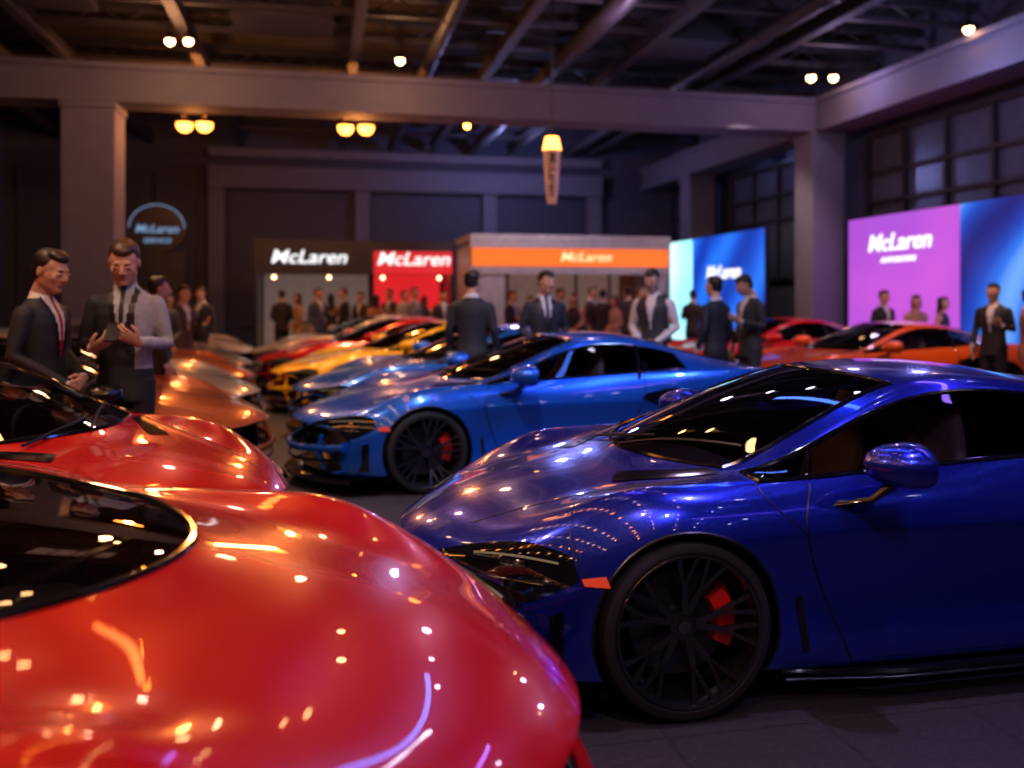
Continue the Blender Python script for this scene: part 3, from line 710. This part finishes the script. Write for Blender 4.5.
a.box((3.32,21,1.4),(.1,2.5,2.8)); a.box((7.9,21,1.4),(.1,2.5,2.8)); a.box((5.6,22.2,1.4),(4.6,.1,2.8)); a.box((3.65,19.8,1.05),(.75,.1,2.1)); a.box((7.65,19.8,1.05),(.55,.1,2.1)); a.obj('shell',[WB],e,False)
a=M(); a.box((5.6,19.74,2.51),(4.6,.08,.40)); a.obj('lightbox',[ORP],e,False)
a=M(); a.box((5.6,22.12,1.3),(3.8,.05,2.0)); a.obj('backlit_wall',[GLOW],e,False)
a=M()
for u in(4.1,4.9,5.7,6.5,7.3): a.box((u,19.8,1.1),(.06,.06,2.2))
a.box((5.7,20.6,.5),(2.8,.5,1.0)); a.obj('counter_and_posts',[DK],e,False)
text('logo','McLaren',(5.9,19.68,2.52),(rad(90),0,0),.30,mat('sign_dark',(.05,.01,.0),.5,emit=(1,.7,.35),es=1.1),e)
e=empty('service_kiosk',RW(-3.55,21.3),ROOM)
a=M(); a.box((0,0,1.3),(1.15,.35,2.6)); a.box((0,0,.05),(1.3,.5,.1)); a.rings([((0,-.16,3.15),(.62,0,0),(0,0,.55)),((0,.16,3.15),(.62,0,0),(0,0,.55))],0,40); a.obj('panel',[DK],e)
PB=emis('sign_pale_blue',(.35,.6,1),.4)
a=M(); q=[V((.58*math.cos(t),-.18,3.15+.51*math.sin(t))) for t in [math.pi*i/30 for i in range(31)]]; a.tube(q,.01,0,6); a.obj('ring_light',[PB],e)
text('logo','McLaren',(0,-.18,3.12),(rad(90),0,0),.26,PB,e,sx=1); text('subtitle','SERVICE',(0,-.18,2.86),(rad(90),0,0),.14,PB,e)

# ------------------------------------------------------------------ luminaires
EW=emis('amber_bulb',(1,.28,.03),34); EW2=emis('warm_bulb',(1,.48,.18),24); EC=emis('cool_bulb',(.75,.7,1),18)
def spotfix(p,m,r=.06,drop=.5,n=1,gap=.28):
    e=M()
    for i in range(n):
        x=p[0]+i*gap
        e.tube([(x,p[1],p[2]+drop),(x,p[1],p[2]+.1)],.015,0,6)
        e.rings([((x,p[1]+.02,p[2]+.14),(r*.7,0,0),(0,r*.7,0)),((x,p[1],p[2]+.02),(r*1.25,0,0),(0,r*1.25,0))],0,14)
        e.ell((x,p[1],p[2]),(r,r,r),1)
    e.obj('ceiling_spotlight',[BLK,m])
EA=emis('amber_flood',(1,.24,.03),11)
spotfix((-5.55,14.6,5.75),EW2,.07,.6,2,.30); spotfix((-1.94,15.6,5.7),EW2,.07,.6); spotfix((5.65,17.0,5.75),EW2,.075,.6,2,.42); spotfix((7.0,13.8,5.7),EW2,.07,.6)
spotfix((-6.62,18.2,5.10),EA,.16,.9,2,.40); spotfix((-3.42,18.5,5.10),EA,.16,.9,2,.42); spotfix((-.93,18.6,5.15),EW,.06,.8); spotfix((.45,18.4,5.15),EW,.06,.8)
e=empty('hanging_lantern',(.62,14.0,0))
a=M(); a.rings([((0,0,3.05),(.07,0,0),(0,.07,0)),((0,0,3.3),(.10,0,0),(0,.10,0)),((0,0,3.9),(.135,0,0),(0,.135,0))],0,20); a.obj('shade',[mat('lantern_shade',(.5,.4,.42),.5,emit=(1,.35,.2),es=.15)],e)
a=M(); a.rings([((0,0,3.88),(.14,0,0),(0,.14,0)),((0,0,4.08),(.10,0,0),(0,.10,0))],0,20); a.obj('bulb',[EA],e)
a=M(); a.tube([(0,0,4.05),(0,0,6.3)],.012); a.obj('cord',[BLK],e)
text('label','McLaren',(0,-.14,3.5),(rad(90),rad(90),0),.17,mat('label_ink',(.02,.02,.03),.5),e)
def track(u,m,v0,v1,step,z=5.6,r=.075):
    a=M(); a.box((u,(v0+v1)/2,z+.2),(.06,v1-v0,.06),0)
    v=v0
    while v<v1:
        a.tube([(u,v,z+.2),(u,v,z+.05)],.012,0,6); a.ell((u,v,z),(r,r,r),1,10,8); v+=step*random.uniform(.7,1.3)
    a.obj('track_lighting',[BLK,m],None,True,ROOM)
track(-5.2,EW2,-6,10.8,1.2); track(-3.9,EW,-4,8,1.0); track(-2.8,EW2,-6,10.8,.9); track(-1.7,EW2,-4,8,.9); track(-.6,EW,-6,10.8,1.0); track(.5,EW2,-4,8,1.1); track(2.2,EW2,-6,10.8,1.6); track(4.2,EC,-6,10.8,1.7); track(7,EC,-6,9,1.7)
def linear(u,v,L,col,s,z=5.2,along='v',w=.10):
    a=M(); d=(w,L,.03) if along=='v' else (L,w,.03); a.box((u,v,z),d,1); a.box((u,v,z+.05),(d[0]+.06,d[1]+.06,.07),0)
    for t in(-.4,.4):
        p=(u,v+t*L) if along=='v' else (u+t*L,v); a.tube([(p[0],p[1],z+.05),(p[0],p[1],ZC)],.01,0,6)
    a.obj('linear_ceiling_light',[BLK,emis('tube_%s_%d'%(str(col),s),col,s)],None,False,ROOM)
PU=(.30,.16,1); BL=(.08,.20,1); AM=(1,.30,.06)
linear(3.4,6.4,4,BL,12,z=4.9); linear(5.4,4.5,4,PU,14,z=4.9); linear(1.4,5.8,2.4,PU,8,z=4.8)
linear(-4.4,6.6,4,AM,7,z=4.9); linear(-.6,7.6,2.4,AM,8,z=4.9); linear(4.5,-2,3,PU,5,z=4.8,along='u')
def spot(p,t,col,pw,ang=70,r=.08):
    l=bpy.data.lights.new('spot','SPOT'); l.energy=pw; l.color=col; l.spot_size=rad(ang); l.spot_blend=.6; l.shadow_soft_size=r
    o=bpy.data.objects.new('ceiling_and_fill_spot',l); COL.objects.link(o); o.location=p
    o.rotation_euler=(V(t)-V(p)).to_track_quat('-Z','Y').to_euler()
def point(p,col,pw,r=.12):
    l=bpy.data.lights.new('pt','POINT'); l.energy=pw; l.color=col; l.shadow_soft_size=r; o=bpy.data.objects.new('ceiling_and_fill_point',l); COL.objects.link(o); o.location=p
WA=(1,.55,.30)
spot((-3.2,2.6,5.4),(-1.1,2.3,0),(1,.6,.45),260); spot((.3,.2,5.4),(-.3,2.2,.5),(1,.6,.5),110,50); spot((-3.8,5.0,5.4),(-2.3,5.0,0),(1,.6,.45),250,60); spot((-4.5,10,5.4),(-3.5,10,0),WA,400,80); spot((-1.4,10.5,5.4),(-2.0,11.5,0),(1,.62,.38),450,70); spot((-2.0,15,5.4),(-3,16,0),WA,400,80); spot((-.9,6.0,5.4),(-1.4,7.0,0),WA,200,40)
spot((-.8,3.2,4.2),(-2.8,5.9,1.5),(1,.66,.48),150,28)  # added fill on the men at the left; no fixture hangs here
spot((.6,6.4,5.4),(1.0,10.2,1.2),(1,.72,.6),280,50)  # added to brighten the men standing mid-room
spot((5.0,9.5,5.4),(6.5,13,1.2),(1,.6,.5),180,50)
spot((2.2,3.2,5.4),(1.2,4.6,0),(.50,.38,1),330,60); spot((1.6,-.6,5.2),(1.3,3.4,.6),(.50,.45,1),220,46); spot((-.2,4.2,5.4),(.0,7.6,.3),(.6,.7,1),430,50); spot((4.0,6.5,5.4),(1.6,8.5,0),(.3,.45,1),420,70); spot((6.0,10.5,5.4),(5,13,0),(1,.5,.3),360,80); spot((3.2,14,5.4),(3,16,0),(1,.3,.2),220,80)  # spot from behind the camera is added fill for the near blue car's side
spot((4.5,17,5.2),(5,20.5,1.2),(1,.7,.55),240,80); spot((.5,18.5,5.2),(.5,22,1.2),(.95,.75,.85),280,80)
point((-6.3,17.8,4.85),(1,.32,.07),110); point((-3.1,18.1,4.85),(1,.32,.07),120); point((-1.9,15.3,5.4),(1,.45,.2),26); point((-5.4,14.3,5.4),(1,.42,.18),36); point((5.9,16.3,5.5),(.6,.45,.9),25); point((6.2,13.2,5.0),(.45,.45,1),40); point((1.5,13.5,5.3),(.7,.45,.8),35); point((-3.5,12.5,5.3),(1,.45,.3),30); point((6,22,5.2),(.35,.45,1),60); point((0,24.0,5.2),(.40,.42,1),120)  # bluish points are added fill for the room; amber ones sit near fixtures

w=bpy.data.worlds.new('w'); bpy.context.scene.world=w; w.use_nodes=True; w.node_tree.nodes['Background'].inputs[0].default_value=(.05,.06,.14,1); w.node_tree.nodes['Background'].inputs[1].default_value=.2
c=bpy.data.cameras.new('cam'); c.lens=900/1024*36; c.sensor_width=36; c.shift_y=-84/1024; c.clip_start=.05
c.dof.use_dof=True; c.dof.focus_distance=3.9; c.dof.aperture_fstop=1.1
co=bpy.data.objects.new('camera',c); COL.objects.link(co); co.location=(0,0,1.55); co.rotation_euler=(rad(90),0,0); bpy.context.scene.camera=co
